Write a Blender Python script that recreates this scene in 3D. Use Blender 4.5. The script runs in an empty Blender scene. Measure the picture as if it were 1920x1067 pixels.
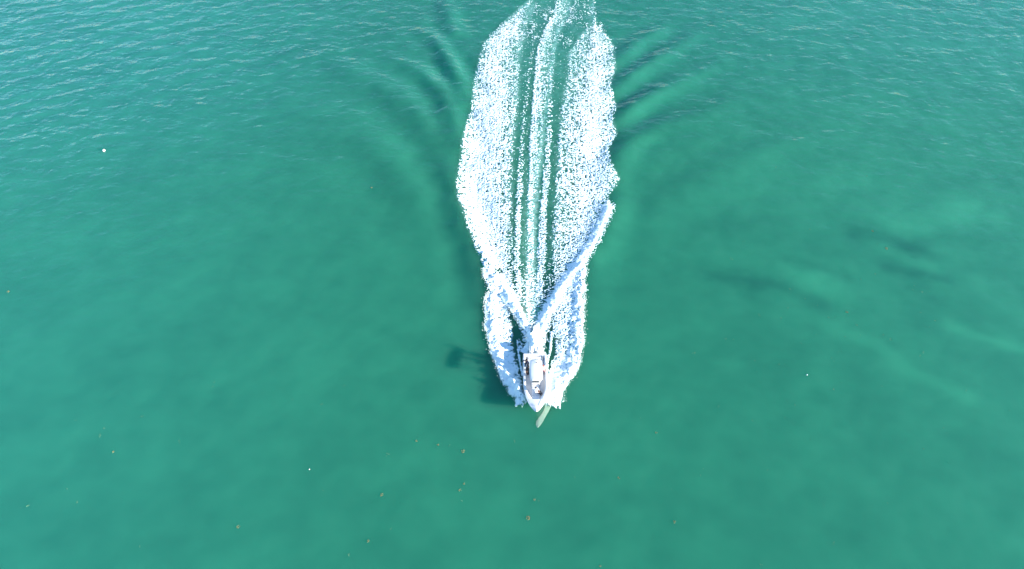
import bpy, bmesh, math, random
import numpy as np
from mathutils import Vector, Matrix
random.seed(7)
R = math.radians
S = bpy.context.scene
C = S.collection

# ------------------------------------------------------------------ camera
H = 61.0
PITCH = 50.0                      # degrees below the horizon
F = 1280.0                        # focal length in pixels of a 1920 wide picture
cam_d = bpy.data.cameras.new('camera')
cam_d.lens = 24.0; cam_d.sensor_width = 36.0
cam_d.clip_start = 0.5; cam_d.clip_end = 20000
cam = bpy.data.objects.new('camera', cam_d); C.objects.link(cam)
cam.location = (0, 0, H); cam.rotation_euler = (R(90 - PITCH), 0, 0)
S.camera = cam

# ------------------------------------------------------------------ sky, sun, exposure
SUN_EL, SUN_AZ = 13.5, 109.0      # azimuth clockwise from +y
w = bpy.data.worlds.new('World'); S.world = w; w.use_nodes = True
nt = w.node_tree; nt.nodes.clear()
sky = nt.nodes.new('ShaderNodeTexSky'); sky.sky_type = 'NISHITA'; sky.sun_disc = False
sky.sun_elevation = R(SUN_EL); sky.sun_rotation = R(SUN_AZ)
sky.altitude = 50; sky.air_density = 1.0; sky.dust_density = 0.0; sky.ozone_density = 3.6
bg = nt.nodes.new('ShaderNodeBackground'); bg.inputs[1].default_value = 0.10
ow = nt.nodes.new('ShaderNodeOutputWorld')
nt.links.new(sky.outputs[0], bg.inputs[0]); nt.links.new(bg.outputs[0], ow.inputs[0])
sd = bpy.data.lights.new('sun', 'SUN'); sd.energy = 5.0; sd.angle = R(0.9); sd.color = (1.0, 0.95, 0.87)
sun = bpy.data.objects.new('sun', sd); C.objects.link(sun)
sv = Vector((math.sin(R(SUN_AZ)) * math.cos(R(SUN_EL)), math.cos(R(SUN_AZ)) * math.cos(R(SUN_EL)), math.sin(R(SUN_EL))))
sun.location = sv * 200
sun.rotation_euler = sv.to_track_quat('Z', 'Y').to_euler()
vs = S.view_settings
vs.view_transform = 'Standard'; vs.look = 'None'; vs.exposure = 1.85; vs.gamma = 1.0; vs.use_curve_mapping = False
S.render.engine = 'CYCLES'
S.cycles.max_bounces = 8; S.cycles.use_denoising = True

# ------------------------------------------------------------------ ground points seen at a place of the photograph
cp, sp = math.cos(R(PITCH)), math.sin(R(PITCH))
def G(px, py, z=0.0):
    u, v = (px - 960) / F, (533.5 - py) / F
    t = (H - z) / (sp - v * cp)
    return (u * t, (cp + v * sp) * t)
def row_of(y):                     # the reverse: picture row of a ground point at distance y
    # y/H = (cp + v sp)/(sp - v cp)
    k = y / H
    v = (k * sp - cp) / (sp + k * cp)
    return 533.5 - F * v

# ------------------------------------------------------------------ numpy noise
def _hash(ix, iy, seed):
    h = (ix.astype(np.int64) * 374761393 + iy.astype(np.int64) * 668265263 + seed * 974711) & 0xffffffff
    h = ((h ^ (h >> 13)) * 1274126177) & 0xffffffff
    return ((h ^ (h >> 16)) & 0xffff) / 65536.0
def perlin(x, y, seed=0):
    xi, yi = np.floor(x), np.floor(y)
    xf, yf = x - xi, y - yi
    xi = xi.astype(np.int64); yi = yi.astype(np.int64)
    u = xf * xf * xf * (xf * (xf * 6 - 15) + 10); v = yf * yf * yf * (yf * (yf * 6 - 15) + 10)
    def g(dx, dy):
        a = _hash(xi + dx, yi + dy, seed) * 2 * math.pi
        return np.cos(a) * (xf - dx) + np.sin(a) * (yf - dy)
    n0 = g(0, 0) * (1 - u) + g(1, 0) * u
    n1 = g(0, 1) * (1 - u) + g(1, 1) * u
    return (n0 * (1 - v) + n1 * v) * 1.4
def fbm(x, y, octv=3, seed=0, gain=0.5):
    s, a, t = 0, 1.0, 0
    for i in range(octv):
        s = s + a * perlin(x * 2 ** i + 13.7 * i, y * 2 ** i - 7.1 * i, seed + i); t += a; a *= gain
    return s / t
def sstep(a, b, x):
    t = np.clip((x - a) / (b - a), 0, 1); return t * t * (3 - 2 * t)

def poly(pts):                     # traced line -> ground points
    return [G(*p) for p in pts]
def pdist(x, y, pts, amps=None):
    """distance to a polyline and interpolated amplitude along it"""
    best = np.full(x.shape, 1e9); amp = np.zeros(x.shape)
    n = len(pts)
    if amps is None: amps = [1] * n
    for i in range(n - 1):
        (x0, y0), (x1, y1) = pts[i], pts[i + 1]
        dx, dy = x1 - x0, y1 - y0
        t = np.clip(((x - x0) * dx + (y - y0) * dy) / (dx * dx + dy * dy), 0, 1)
        d = np.hypot(x - x0 - t * dx, y - y0 - t * dy)
        m = d < best
        best = np.where(m, d, best); amp = np.where(m, amps[i] * (1 - t) + amps[i + 1] * t, amp)
    return best, amp

class Edge:                        # x as a function of y, from a table of (row, column) readings
    def __init__(s, tab):
        g = sorted((G(c, r)[::-1]) for r, c in tab)
        s.y = [a for a, b in g]; s.x = [b for a, b in g]
    def __call__(s, y): return np.interp(y, s.y, s.x)

# ------------------------------------------------------------------ the wake, traced on the ground plane
OUT_L = Edge([(0,990),(15,972),(30,955),(60,925),(80,906),(110,897),(150,888),(200,883),(240,872),(262,866),(300,862),(340,855),
              (370,856),(400,868),(430,878),(460,888),(480,898),(505,906)])
IN_L = Edge([(0,1004),(30,998),(50,988),(100,977),(150,975),(200,972),(260,964),(300,961),(400,960),(500,960),(530,962),(547,972),(581,980),(600,986)])
OUT_R = Edge([(0,1114),(30,1116),(50,1122),(70,1143),(90,1153),(130,1155),(160,1145),(200,1157),(220,1148),(245,1157),(262,1152),(275,1142),
              (300,1144),(320,1153),(335,1161),(350,1156),(365,1141),(380,1142),(400,1140),(430,1128),(460,1114),(485,1102),(500,1096)])
IN_R = Edge([(0,1109),(30,1110),(50,1103),(70,1085),(100,1066),(150,1062),(200,1052),(260,1047),(300,1045),(400,1039),(500,1036),(540,1035)])
SPL_O = Edge([(505,909),(520,907),(545,918),(560,910),(580,909),(600,912),(612,908),(640,916),(660,920),(680,928),(700,934),(720,944),(740,956),(749,966)])
SPL_I = Edge([(505,914),(520,926),(545,936),(560,946),(580,955),(600,959),(620,961),(640,961),(660,965),(680,970),(700,974),(720,979),(740,983),(749,986)])
SPR_O = Edge([(485,1102),(500,1096),(505,1097),(517,1098),(530,1092),(545,1097),(552,1091),(565,1097),(580,1093),(600,1094),(615,1091),(630,1094),
              (645,1092),(660,1089),(690,1084),(705,1076),(722,1062),(735,1055),(752,1053)])
SPR_I = Edge([(485,1085),(505,1062),(524,1045),(547,1037),(570,1036),(598,1032),(623,1033),(649,1041),(665,1041),(680,1037),(695,1031),(710,1027),(752,1019)])
ARL_O = Edge([(505,906),(514,908),(530,919),(547,932),(564,944),(581,956),(598,968),(612,978),(623,985),(645,991)])
ARL_I = Edge([(505,945),(514,948),(530,955),(547,965),(564,973),(581,980),(598,986),(623,993),(645,1000)])
ARR_I = Edge([(381,1137),(423,1118),(457,1101),(485,1081),(499,1072),(524,1050),(547,1036),(564,1030),(581,1021),(598,1010),(615,1000),(640,996),(655,994)])
ARR_O = Edge([(375,1139),(395,1142),(440,1124),(485,1100),(510,1085),(547,1058),(564,1048),(581,1038),(598,1029),(615,1020),(623,1015),(640,1013),(655,1015)])
CEN_L = Edge([(0,1043),(30,1036),(50,1022),(70,1013),(100,1005),(150,1001),(200,997),(260,993),(400,989),(500,988),(560,984),(610,990)])
CEN_R = Edge([(0,1067),(30,1063),(50,1051),(70,1043),(100,1038),(150,1032),(200,1024),(260,1018),(400,1002),(500,1002),(560,1008),(610,1006)])
STK_A = Edge([(70,1003),(100,997),(150,991),(200,985),(260,979),(400,972),(500,968),(560,974)])
STK_B = Edge([(60,1042),(100,1036),(150,1033),(200,1031),(260,1029),(400,1019),(500,1014),(570,1009)])
Y = lambda r: G(960, r)[1]

CR_R = poly([(1003,655),(1009,625),(1020,594),(1038,563),(1060,527),(1087,490),(1110,452),(1130,413),(1140,388)])
CR_L = poly([(996,650),(987,615),(970,585),(955,563),(937,536),(921,507),(902,470)])
RIM_R = poly([(1028,750),(1062,712),(1078,680),(1084,650),(1084,610),(1086,570),(1088,530),(1088,505)])
RIM_L = poly([(983,742),(958,722),(940,690),(930,655),(922,610),(922,565),(918,530)])
WAVES = [  # diverging waves outside the foam: line, height at its points, half width
    ([(1150,120),(1188,84),(1228,60),(1262,42)], [.1,.25,.25,0], 1.1),
    ([(1150,172),(1185,140),(1215,120),(1262,92),(1340,45)], [.15,.34,.34,.18,0], 1.1),
    ([(1152,240),(1188,198),(1224,178),(1275,155),(1370,105)], [.2,.45,.42,.2,0], 1.2),
    ([(1142,330),(1160,290),(1190,258),(1230,240),(1310,215),(1430,160)], [.1,.32,.40,.3,.14,0], 1.4),
    ([(1150,330),(1200,300),(1300,255),(1420,180)], [.12,.2,.16,0], 2.2),
    ([(852,60),(842,30),(835,4)], [.25,.3,.2], 1.2),
    ([(876,190),(852,133),(834,101),(811,68),(770,50)], [.3,.5,.45,.3,0], 1.1),
    ([(866,275),(852,226),(832,172),(798,141),(755,118),(700,100)], [.25,.5,.5,.42,.22,0], 1.2),
    ([(850,340),(830,270),(790,215),(720,165),(640,125),(560,90)], [.1,.34,.36,.28,.15,0], 1.8),
    ([(908,600),(898,510),(882,450),(862,400),(850,350),(838,290)], [0,.3,.42,.46,.38,0], 1.3),
    ([(845,470),(800,380),(730,300),(640,235),(520,180)], [.05,.3,.3,.2,0], 2.4), ([(1180,430),(1280,350),(1420,280),(1560,240)], [.1,.18,.14,0], 2.6),
    ([(1100,590),(1112,480),(1142,430),(1156,380),(1152,320)], [0,.24,.26,.2,0], 1.5),
]
WAVES = [(poly(p), a, s) for p, a, s in WAVES]

def water_height(x, y):
    z = 0.075 * fbm(x / 7.0 + y / 19.0, y / 5.0 - x / 14.0, 3, 11)
    far = sstep(45, 100, y)
    z = z + (0.02 + 0.05 * far) * fbm(x / 2.9 - y / 9.0, y / 2.3 + x / 11, 3, 23)
    # a train of short steep waves running in from the upper left
    tr = np.sin(2 * math.pi * (y * 0.90 - x * 0.44 + 2.0 * fbm(x / 22, y / 14, 2, 5)) / 3.3)
    z = z + 0.055 * tr * sstep(62, 95, y) * sstep(15, 60, -x + 0.35 * (y - 90)) * (0.35 + 0.65 * sstep(-.2, .35, fbm(x / 17, y / 10, 2, 41)))
    core = (x > -45) & (x < 60) & (y > 32)
    xc, yc = x[core], y[core]
    zc = np.zeros(xc.shape)
    wob = 0.35 * fbm(xc / 3, yc / 3, 2, 77)
    for p, a, s in WAVES:
        d, am = pdist(xc, yc, p, a)
        dd = d + wob
        zc += .80 * am * (np.exp(-(dd / (1.15 * s)) ** 2) - 0.35 * np.exp(-((dd - 2.3 * s) / (1.15 * s)) ** 2))
    for p, am0, am1, s in ((CR_R, .18, .04, .55), (CR_L, .38, .2, .6)):
        n = len(p)
        d, am = pdist(xc, yc, p, [am0 + (am1 - am0) * i / (n - 1) for i in range(n)])
        zc += am * np.exp(-(d / s) ** 2) * sstep(0, 2.0, yc - 41.2) * (.9 + 1.1 * fbm(xc / .9, yc / .8, 2, 61))
    # trough behind the transom and the smooth lanes
    ax = np.interp(yc, [33, 41, Y(400), Y(200), Y(0)], [2.42, 2.42, 3.2, 3.5, 6.5])
    zc -= .22 * np.exp(-((xc - ax) / 1.6) ** 2) * sstep(41, 43, yc) * (1 - sstep(52, 70, yc))
    z = z.copy(); z[core] += zc
    # quiet water round and ahead of the bow
    q = np.exp(-(((x - 2.5) / 5) ** 2 + ((y - 33) / 5) ** 2))
    return z * (1 - .6 * q)

def vec_mesh(name, verts, faces, smooth=True):
    me = bpy.data.meshes.new(name)
    me.vertices.add(len(verts)); me.vertices.foreach_set('co', np.asarray(verts, np.float32).ravel())
    nf = len(faces); k = faces.shape[1]
    me.loops.add(nf * k); me.loops.foreach_set('vertex_index', np.asarray(faces, np.int32).ravel())
    me.polygons.add(nf); me.polygons.foreach_set('loop_start', np.arange(0, nf * k, k, dtype=np.int32))
    me.polygons.foreach_set('loop_total', np.full(nf, k, np.int32))
    me.update(calc_edges=True)
    if smooth: me.polygons.foreach_set('use_smooth', np.ones(nf, bool))
    return me

# ------------------------------------------------------------------ materials
def mat(name, col=(.8,.8,.8), rough=.5, metal=0.0, spec=.5, coat=0.0, noise=0.0, nscale=20, bump=0.0):
    m = bpy.data.materials.new(name); m.use_nodes = True
    n = m.node_tree.nodes; l = m.node_tree.links; b = n['Principled BSDF']
    b.inputs['Base Color'].default_value = (*col, 1); b.inputs['Roughness'].default_value = rough
    b.inputs['Metallic'].default_value = metal; b.inputs['Specular IOR Level'].default_value = spec
    b.inputs['Coat Weight'].default_value = coat
    tc = n.new('ShaderNodeTexCoord')
    nz = n.new('ShaderNodeTexNoise'); nz.inputs['Scale'].default_value = nscale; nz.inputs['Detail'].default_value = 4
    l.new(tc.outputs['Object'], nz.inputs['Vector'])
    if noise:
        mx = n.new('ShaderNodeMix'); mx.data_type = 'RGBA'
        mx.inputs[6].default_value = (*[c * (1 - noise) for c in col], 1)
        mx.inputs[7].default_value = (*[min(1, c * (1 + noise)) for c in col], 1)
        l.new(nz.outputs['Fac'], mx.inputs[0]); l.new(mx.outputs[2], b.inputs['Base Color'])
    if bump:
        bp = n.new('ShaderNodeBump'); bp.inputs['Strength'].default_value = bump; bp.inputs['Distance'].default_value = .01
        l.new(nz.outputs['Fac'], bp.inputs['Height']); l.new(bp.outputs[0], b.inputs['Normal'])
    return m

def water_material():
    m = bpy.data.materials.new('sea_water'); m.use_nodes = True
    n = m.node_tree.nodes; l = m.node_tree.links; b = n['Principled BSDF']
    at = n.new('ShaderNodeAttribute'); at.attribute_name = 'water_colour'
    l.new(at.outputs['Color'], b.inputs['Base Color'])
    b.inputs['Subsurface Weight'].default_value = 1.0
    b.subsurface_method = 'BURLEY'
    b.inputs['Subsurface Radius'].default_value = (.8, 4.5, 3.8)
    b.inputs['Subsurface Scale'].default_value = 1.0
    b.inputs['Specular IOR Level'].default_value = 0.0
    b.inputs['Roughness'].default_value = 1.0
    b.inputs['Coat Weight'].default_value = 1.0
    b.inputs['Coat IOR'].default_value = 1.33
    b.inputs['Coat Roughness'].default_value = 0.12
    tc = n.new('ShaderNodeTexCoord')
    # wind ripples: three sizes of crossing noise, only in the reflecting skin
    prev = None
    wa = n.new('ShaderNodeAttribute'); wa.attribute_name = 'wind'
    for sc, st, dist, rot in (((.30, .46, 1), 1.0, .54, .35), ((1.1, 1.4, 1), .9, .11, -.2), ((3.6, 4.2, 1), .8, .022, .3)):
        mp = n.new('ShaderNodeMapping'); mp.inputs['Scale'].default_value = sc; mp.inputs['Rotation'].default_value = (0, 0, rot)
        nz = n.new('ShaderNodeTexNoise'); nz.inputs['Scale'].default_value = 1.0; nz.inputs['Detail'].default_value = 2
        nz.inputs['Distortion'].default_value = .25
        l.new(tc.outputs['Object'], mp.inputs[0]); l.new(mp.outputs[0], nz.inputs['Vector'])
        bp = n.new('ShaderNodeBump'); bp.inputs['Strength'].default_value = st; bp.inputs['Distance'].default_value = dist
        l.new(nz.outputs['Fac'], bp.inputs['Height'])
        l.new(wa.outputs['Fac'], bp.inputs['Strength'])
        if prev: l.new(prev.outputs[0], bp.inputs['Normal'])
        prev = bp
    l.new(prev.outputs[0], b.inputs['Coat Normal'])
    return m

def foam_material():
    m = bpy.data.materials.new('white_foam'); m.use_nodes = True
    n = m.node_tree.nodes; l = m.node_tree.links; b = n['Principled BSDF']
    b.inputs['Base Color'].default_value = (.84, .91, .93, 1); b.inputs['Roughness'].default_value = .9
    b.inputs['Specular IOR Level'].default_value = .2
    ta = n.new('ShaderNodeAttribute'); ta.attribute_name = 'thickness'
    cr_ = n.new('ShaderNodeValToRGB'); cr_.color_ramp.elements[0].color = (.42, .68, .64, 1); cr_.color_ramp.elements[1].color = (.82, .93, .94, 1)
    cr_.color_ramp.elements[0].position = .0; cr_.color_ramp.elements[1].position = .8
    l.new(ta.outputs['Fac'], cr_.inputs[0]); l.new(cr_.outputs[0], b.inputs['Base Color'])
    tc = n.new('ShaderNodeTexCoord')
    nz = n.new('ShaderNodeTexNoise'); nz.inputs['Scale'].default_value = 9; nz.inputs['Detail'].default_value = 3
    l.new(tc.outputs['Object'], nz.inputs['Vector'])
    bp = n.new('ShaderNodeBump'); bp.inputs['Strength'].default_value = .4; bp.inputs['Distance'].default_value = .03
    l.new(nz.outputs['Fac'], bp.inputs['Height']); l.new(bp.outputs[0], b.inputs['Normal'])
    return m
M_WATER = water_material(); M_FOAM = foam_material()

# ------------------------------------------------------------------ water: one sheet to the horizon
def axis(segs):
    out = []
    for a, b, step in segs:
        k = max(1, int(round((b - a) / step))); out += list(np.linspace(a, b, k, endpoint=False))
    out.append(segs[-1][1]); return np.array(out)
def geo(a, step, end):             # growing steps away from a
    out, x, s = [], a, step
    while x < end: s *= 1.35; x += s; out.append(x)
    return out
xs = axis([(-105, -45, .4), (-45, -8, .28), (-8, 13, .13), (13, 50, .28), (50, 105, .4)])
xs = np.array(sorted([-v for v in geo(105, .4, 9000)] + list(xs) + geo(105, .4, 9000)))
ys = axis([(8, 32, .3), (32, 62, .15), (62, 130, .24)])
ys = np.array(sorted([8 - v for v in geo(0, .3, 3000)] + list(ys) + [v for v in geo(130, .24, 9000)]))
XX, YY = np.meshgrid(xs, ys); nx, ny = len(xs), len(ys)
fx, fy = XX.ravel(), YY.ravel()
zz = water_height(fx, fy)
idx = np.arange(nx * ny).reshape(ny, nx)
faces = np.stack([idx[:-1, :-1], idx[:-1, 1:], idx[1:, 1:], idx[1:, :-1]], -1).reshape(-1, 4)

# water colour, patch by patch: clarity, with some light painted in
base = np.array([.0185, .162, .096])
tint = 0.13 * fbm(fx / 14, fy / 9, 4, 101) + .11 * fbm(fx / 4 + fy / 9, fy / 2.6, 3, 131)
STREAKS = [  # weed beds (darker), sand lines (paler), and one painted sunlit wave slope
    ([(1602,437),(1655,445),(1703,467),(1740,482)], -.26, 1.1), ([(1700,470),(1735,455),(1780,436)], -.2, 1.2),
    ([(1480,490),(1542,503),(1588,518)], -.28, .7), ([(1663,500),(1725,512),(1776,527)], -.26, .8),
    ([(1324,513),(1380,522),(1441,530),(1490,548),(1540,568)], -.28, .9), ([(1366,525),(1380,535)], -.12, 1.6),
    ([(1490,505),(1520,525),(1570,540)], .24, 1.8), ([(1690,425),(1760,420),(1830,395)], .26, 2.0),
    ([(1640,458),(1690,475),(1750,500)], .2, 1.0), ([(1558,612),(1647,648),(1703,693),(1816,745)], .17, .8),
    ([(1780,610),(1850,635),(1918,655)], .22, .7), ([(1100,470),(1125,440),(1150,395)], .22, 1.6),  # last one: sunlit outer slope of the wake painted paler
    ([(1395,430),(1500,440),(1600,460),(1700,500)], -.06, 3.0), ([(1420,640),(1560,690),(1600,760)], -.08, 3.5),
    ([(1740,560),(1830,600)], -.1, 2.0), ([(740,545),(830,560)], .08, 2.4), ([(1380,345),(1480,350),(1620,330)], .07, 3.0),
]
for p, a, s in STREAKS:
    d, _ = pdist(fx, fy, poly(p))
    d = d + 1.1 * s * fbm(fx / 3.0, fy / 2.2, 3, 151)
    tint = tint + (.75 if a < 0 else .95) * a * np.exp(-(np.clip(d, 0, None) / (1.3 * s)) ** 2)
# paler water out to both sides of the boat's channel
col = base[None] * (1 + tint[:, None] * np.array([1.3, 1.0, .8]))
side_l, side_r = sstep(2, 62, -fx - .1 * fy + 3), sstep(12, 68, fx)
col[:, 2] *= 1 + .16 * sstep(70, 118, fy + .25 * np.clip(-fx, 0, 80))  # far water bluer: sky reflection painted into the colour
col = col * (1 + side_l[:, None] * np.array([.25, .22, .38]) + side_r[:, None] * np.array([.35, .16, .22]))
# air bubbles stirred under the wake; their tint also brightens water shaded by foam
aer_and_brighten = np.zeros(fx.shape)
def band_(x, a, b, w): return sstep(-w, w, x - a) * sstep(-w, w, b - x)
c = (fx > -14) & (fx < 18) & (fy > 32) & (fy < 135)
xc, yc = fx[c], fy[c]
mid = (CEN_R(yc) - .02) + .25 * fbm(xc / 1.5, yc / 2.5, 2, 175)
a = .5 * np.exp(-((xc - mid) / .42) ** 2) * sstep(Y(640), Y(600), yc)
a += .55 * np.exp(-((xc - (CEN_L(yc) + CEN_R(yc)) / 2) / .8) ** 2) * sstep(Y(650), Y(610), yc)
inl = sstep(-.3, .5, xc - OUT_L(yc)) * sstep(-.3, .5, OUT_R(yc) - xc) * sstep(Y(500), Y(480), yc)
a += inl * (.50 + .4 * fbm(xc / 1.4, yc / 3, 3, 177)) * (1 - .80 * band_(xc, IN_L(yc), IN_R(yc), .5))
spl = sstep(-.3, .3, xc - SPL_O(yc)) * sstep(-.3, .3, SPL_I(yc) - xc) + sstep(-.3, .3, xc - SPR_I(yc)) * sstep(-.3, .3, SPR_O(yc) - xc)
a += .3 * np.clip(spl, 0, 1) * (yc > 35.3) * (yc < Y(500))
a += .6 * sstep(Y(620), Y(575), yc) * (1 - sstep(Y(560), Y(500), yc)) * np.exp(-((xc - G(996, 560)[0]) / 1.2) ** 2)
aer_and_brighten[c] = np.clip(a * (.75 + 1.1 * fbm(xc / .9, yc / .5, 3, 171)), 0, 1)
milk = np.array([.24, .56, .46])
col = col * (1 - aer_and_brighten[:, None]) + milk[None] * aer_and_brighten[:, None]
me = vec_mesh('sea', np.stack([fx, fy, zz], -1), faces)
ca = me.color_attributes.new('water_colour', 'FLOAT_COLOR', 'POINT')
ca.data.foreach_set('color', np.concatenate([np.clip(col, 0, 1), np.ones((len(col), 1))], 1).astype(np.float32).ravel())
# wind roughens the water farther out; the lee in front of the camera lies smooth
wind = .25 + .75 * sstep(48, 118, fy + .35 * np.abs(fx - 5) + 8 * fbm(fx / 30, fy / 18, 3, 191)) + .25 * sstep(-30, -70, fx) * sstep(40, 90, fy)
wind *= .8 + .5 * fbm(fx / 12, fy / 7, 3, 195)
wa_ = me.attributes.new('wind', 'FLOAT', 'POINT'); wa_.data.foreach_set('value', np.clip(wind, 0, 1).astype(np.float32))
me.materials.append(M_WATER)
sea = bpy.data.objects.new('sea', me); C.objects.link(sea)
sea['kind'] = 'structure'; sea['label'] = 'green turquoise sea water with wind ripples and wake waves'

# ------------------------------------------------------------------ foam
def band(x, a, b, w0, w1=None):
    w1 = w0 if w1 is None else w1
    return sstep(-w0, w0, x - a) * sstep(-w1, w1, b - x)
def _cdf(v):
    s = np.sort(np.random.RandomState(1).choice(v.ravel(), 40000)); return s
def lace(x, y):                    # 0 on the filaments of a bubble net, 1 in the middle of its holes; evenly spread
    wx = .16 * fbm(x / .7, y / .7, 2, 301); wy = .16 * fbm(x / .7, y / .7, 2, 311)
    n1 = np.abs(perlin((x + wx) / .60, (y + wy) / .40, 321))
    n2 = np.abs(perlin((x + wx) / .27, (y + wy) / .21, 331))
    v = np.minimum(n1, n2 * 1.25 + .04) + .18 * n2
    s = _cdf(v); return np.searchsorted(s, v) / len(s)

def lace_cross(x, y):              # threads that run across the wake
    wx = .2 * fbm(x / .8, y / .5, 2, 341); wy = .14 * fbm(x / .8, y / .5, 2, 351)
    n1 = np.abs(perlin((x + wx) / .85, (y + wy) / .30, 361)); n2 = np.abs(perlin((x + wx) / .34, (y + wy) / .17, 371))
    v = np.minimum(n1, n2 * 1.2 + .05) + .2 * n2
    s = _cdf(v); return np.searchsorted(s, v) / len(s)

def foam_fields(x, y):
    r = row_of(y)
    big = fbm(x / 1.6, y / 1.3, 3, 401); fine = fbm(x / .45, y / .35, 2, 411)
    lob = np.abs(perlin(x / 1.1, y / .95, 421))            # scalloped outline
    je = .30 * big + .14 * fine
    jo = je - .55 * (lob - .25)
    sc = sstep(Y(500), Y(150), y)                          # far end: everything loosens
    D = np.zeros(x.shape); E = np.zeros(x.shape)            # density, thickness of thrown-up spray
    # left sheet
    L, Li = OUT_L(y), IN_L(y)
    s = np.clip((x - L) / (Li - L), 0, 1)
    prof = np.interp(s, [0, .12, .3, .62, .8, 1.0], [.56, .62, .82, .74, .58, .52])
    prof += .16 * fbm(x / 1.0, y / 5.5, 3, 431) - .02
    prof -= .15 * (1 - sstep(90, 260, r)) + .24 * (1 - sstep(0, 60, r))
    prof += .07 * sstep(330, 480, r)
    left = band(x + jo * .8, L, Li, .30, .55) * prof * sstep(Y(512), Y(500), y)
    # right sheet
    Rr, Ri = OUT_R(y), IN_R(y)
    s = np.clip((x - Ri) / (Rr - Ri), 0, 1)
    prof = np.interp(s, [0, .15, .35, .55, .75, .9, 1.0], [.60, .54, .60, .78, .74, .62, .56])
    prof += .16 * fbm(x / 1.0, y / 5.5, 3, 441) - .02
    prof -= .14 * (1 - sstep(90, 260, r)) + .26 * (1 - sstep(0, 70, r))
    right = band(x - jo * .8, Ri, Rr, .55, .30) * prof * sstep(Y(560), Y(535), y)
    D = np.maximum(D, np.maximum(left, right))
    # centre streak, the two thin streaks, and stray threads in the dark lanes
    cl, cr = CEN_L(y), CEN_R(y)
    s = np.clip((x - cl) / (cr - cl), 0, 1)
    prof = np.interp(s, [0, .3, .6, 1.0], [.68, .62, .44, .36]) - .1 * (1 - sstep(60, 200, r)) + .05 * sstep(250, 450, r)
    D = np.maximum(D, band(x + je * .7, cl, cr, .28) * prof * sstep(Y(655), Y(600), y))
    for T, hw, dn in ((STK_A, .40, .66), (STK_B, .48, .74)):
        c0 = T(y)
        D = np.maximum(D, band(x + je * .8, c0 - hw, c0 + hw, .28) * dn * (1 - .5 * sc) * sstep(Y(600), Y(540), y) * sstep(40, 110, r))
    lanes = band(x, Li, Ri, .2) * sstep(Y(600), Y(560), y)
    D = np.maximum(D, lanes * (.15 + .14 * big + .28 * sstep(460, 560, r)))
    fr = (1 - sstep(60, 130, r)) * band(x + je, G(960, 0)[0] * 0 + L - .3, Rr + .8, .8)      # old foam breaking up far behind
    D = np.maximum(D, fr * (.22 + .45 * fbm(x / 2.4, y / 3.2, 3, 451)))
    # arms thrown up behind the stern
    al = band(x + je * .5, ARL_O(y), ARL_I(y), .12, .3) * (y > Y(646)) * (1 - sstep(Y(520), Y(500), y))
    ar = band(x + je * .5, ARR_I(y), ARR_O(y), .22, .12) * sstep(Y(658), Y(650), y) * (1 - sstep(Y(380), Y(374), y))
    D = np.maximum(D, al * .93); D = np.maximum(D, ar * 1.12)
    d, _ = pdist(x, y, CR_L); D = np.maximum(D, (1.1 - d / .9) * (y > Y(648)) * (y < Y(500)))
    d, _ = pdist(x, y, CR_R); D = np.maximum(D, (1.35 - d / 1.0) * (y > Y(655)) * (y < Y(376)))
    # spray sheets from the bow
    a, b = SPL_O(y), SPL_I(y); s = np.clip((x - a) / np.maximum(b - a, .1), 0, 1)
    prof = np.interp(s, [0, .2, .7, 1], [.95, .97, .92, .62]) + .1 * sstep(600, 680, r)
    dsl = band(x + jo * .7, a, b, .14, .34) * prof * sstep(34.85, 35.35, y + .5 * fine) * (1 - sstep(Y(520), Y(500), y))
    a2, b2 = SPR_I(y), SPR_O(y); s2 = np.clip((x - a2) / np.maximum(b2 - a2, .1), 0, 1)
    prof = np.interp(s2, [0, .25, .55, .8, 1], [.48, .72, .82, .97, .95])
    prof = prof + sstep(640, 685, r) * (1.05 - prof)
    prof = prof + sstep(Y(560), Y(500), y) * (.9 - prof)
    dsr = band(x - jo * .7, a2, b2, .34, .14) * prof * sstep(34.75, 35.25, y + .5 * fine) * (1 - sstep(Y(492), Y(480), y))
    D = np.maximum(D, band(x + je * .5, ARL_I(y) - .4, IN_L(y), .3, .4) * .66 * sstep(Y(606), Y(585), y) * (1 - sstep(Y(500), Y(490), y)))
    # bridge of broken foam between the left spray and the left arm
    br = band(x, SPL_I(y) - .5, ARL_O(y) + .4, .3) * .62 * (1 - sstep(Y(595), Y(560), y) * 0) * sstep(Y(600), Y(572), y) * (y < Y(505))
    D = np.maximum(D, br)
    D = np.maximum(D, np.maximum(dsl, dsr))
    # plume of the two engines, and the ribbons that peel off the hull
    pl = band(x + je * .4, ARR_I(y) - .1, ARR_O(y), .12) * (y > 41.2) * (y < Y(600)); D = np.maximum(D, pl * 1.2)
    for p, wd, dn in (([(971,655),(975,680),(979,706)], .09, .95), ([(973,640),(976,654)], .28, .6), ([(985,658),(990,648),(993,640)], .34, .85),
                      ([(1034,622),(1032,655),(1027,676),(1025,700)], .10, 1.0), ([(1015,655),(1022,668)], .25, .7), ([(1014,625),(1028,640)], .2, .3)):
        d, _ = pdist(x, y, poly(p)); D = np.maximum(D, dn * (1 - sstep(wd * .6, wd * 1.6, d + .06 * fine)))
    # keep the hull clear
    hw = np.interp(y, [33.5, 34.4, 35.6, 37.2, 41.1], [0, .45, .92, 1.1, 1.12])
    inside = (np.abs(x - 2.42) < hw) & (y > 34.0) & (y < 41.15)
    D[inside] = 0
    # thickness
    core = (x > -8) & (x < 14) & (y > 33) & (y < 60)
    xc, yc = x[core], y[core]
    hr, _ = pdist(xc, yc, RIM_R); hl, _ = pdist(xc, yc, RIM_L)
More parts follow.
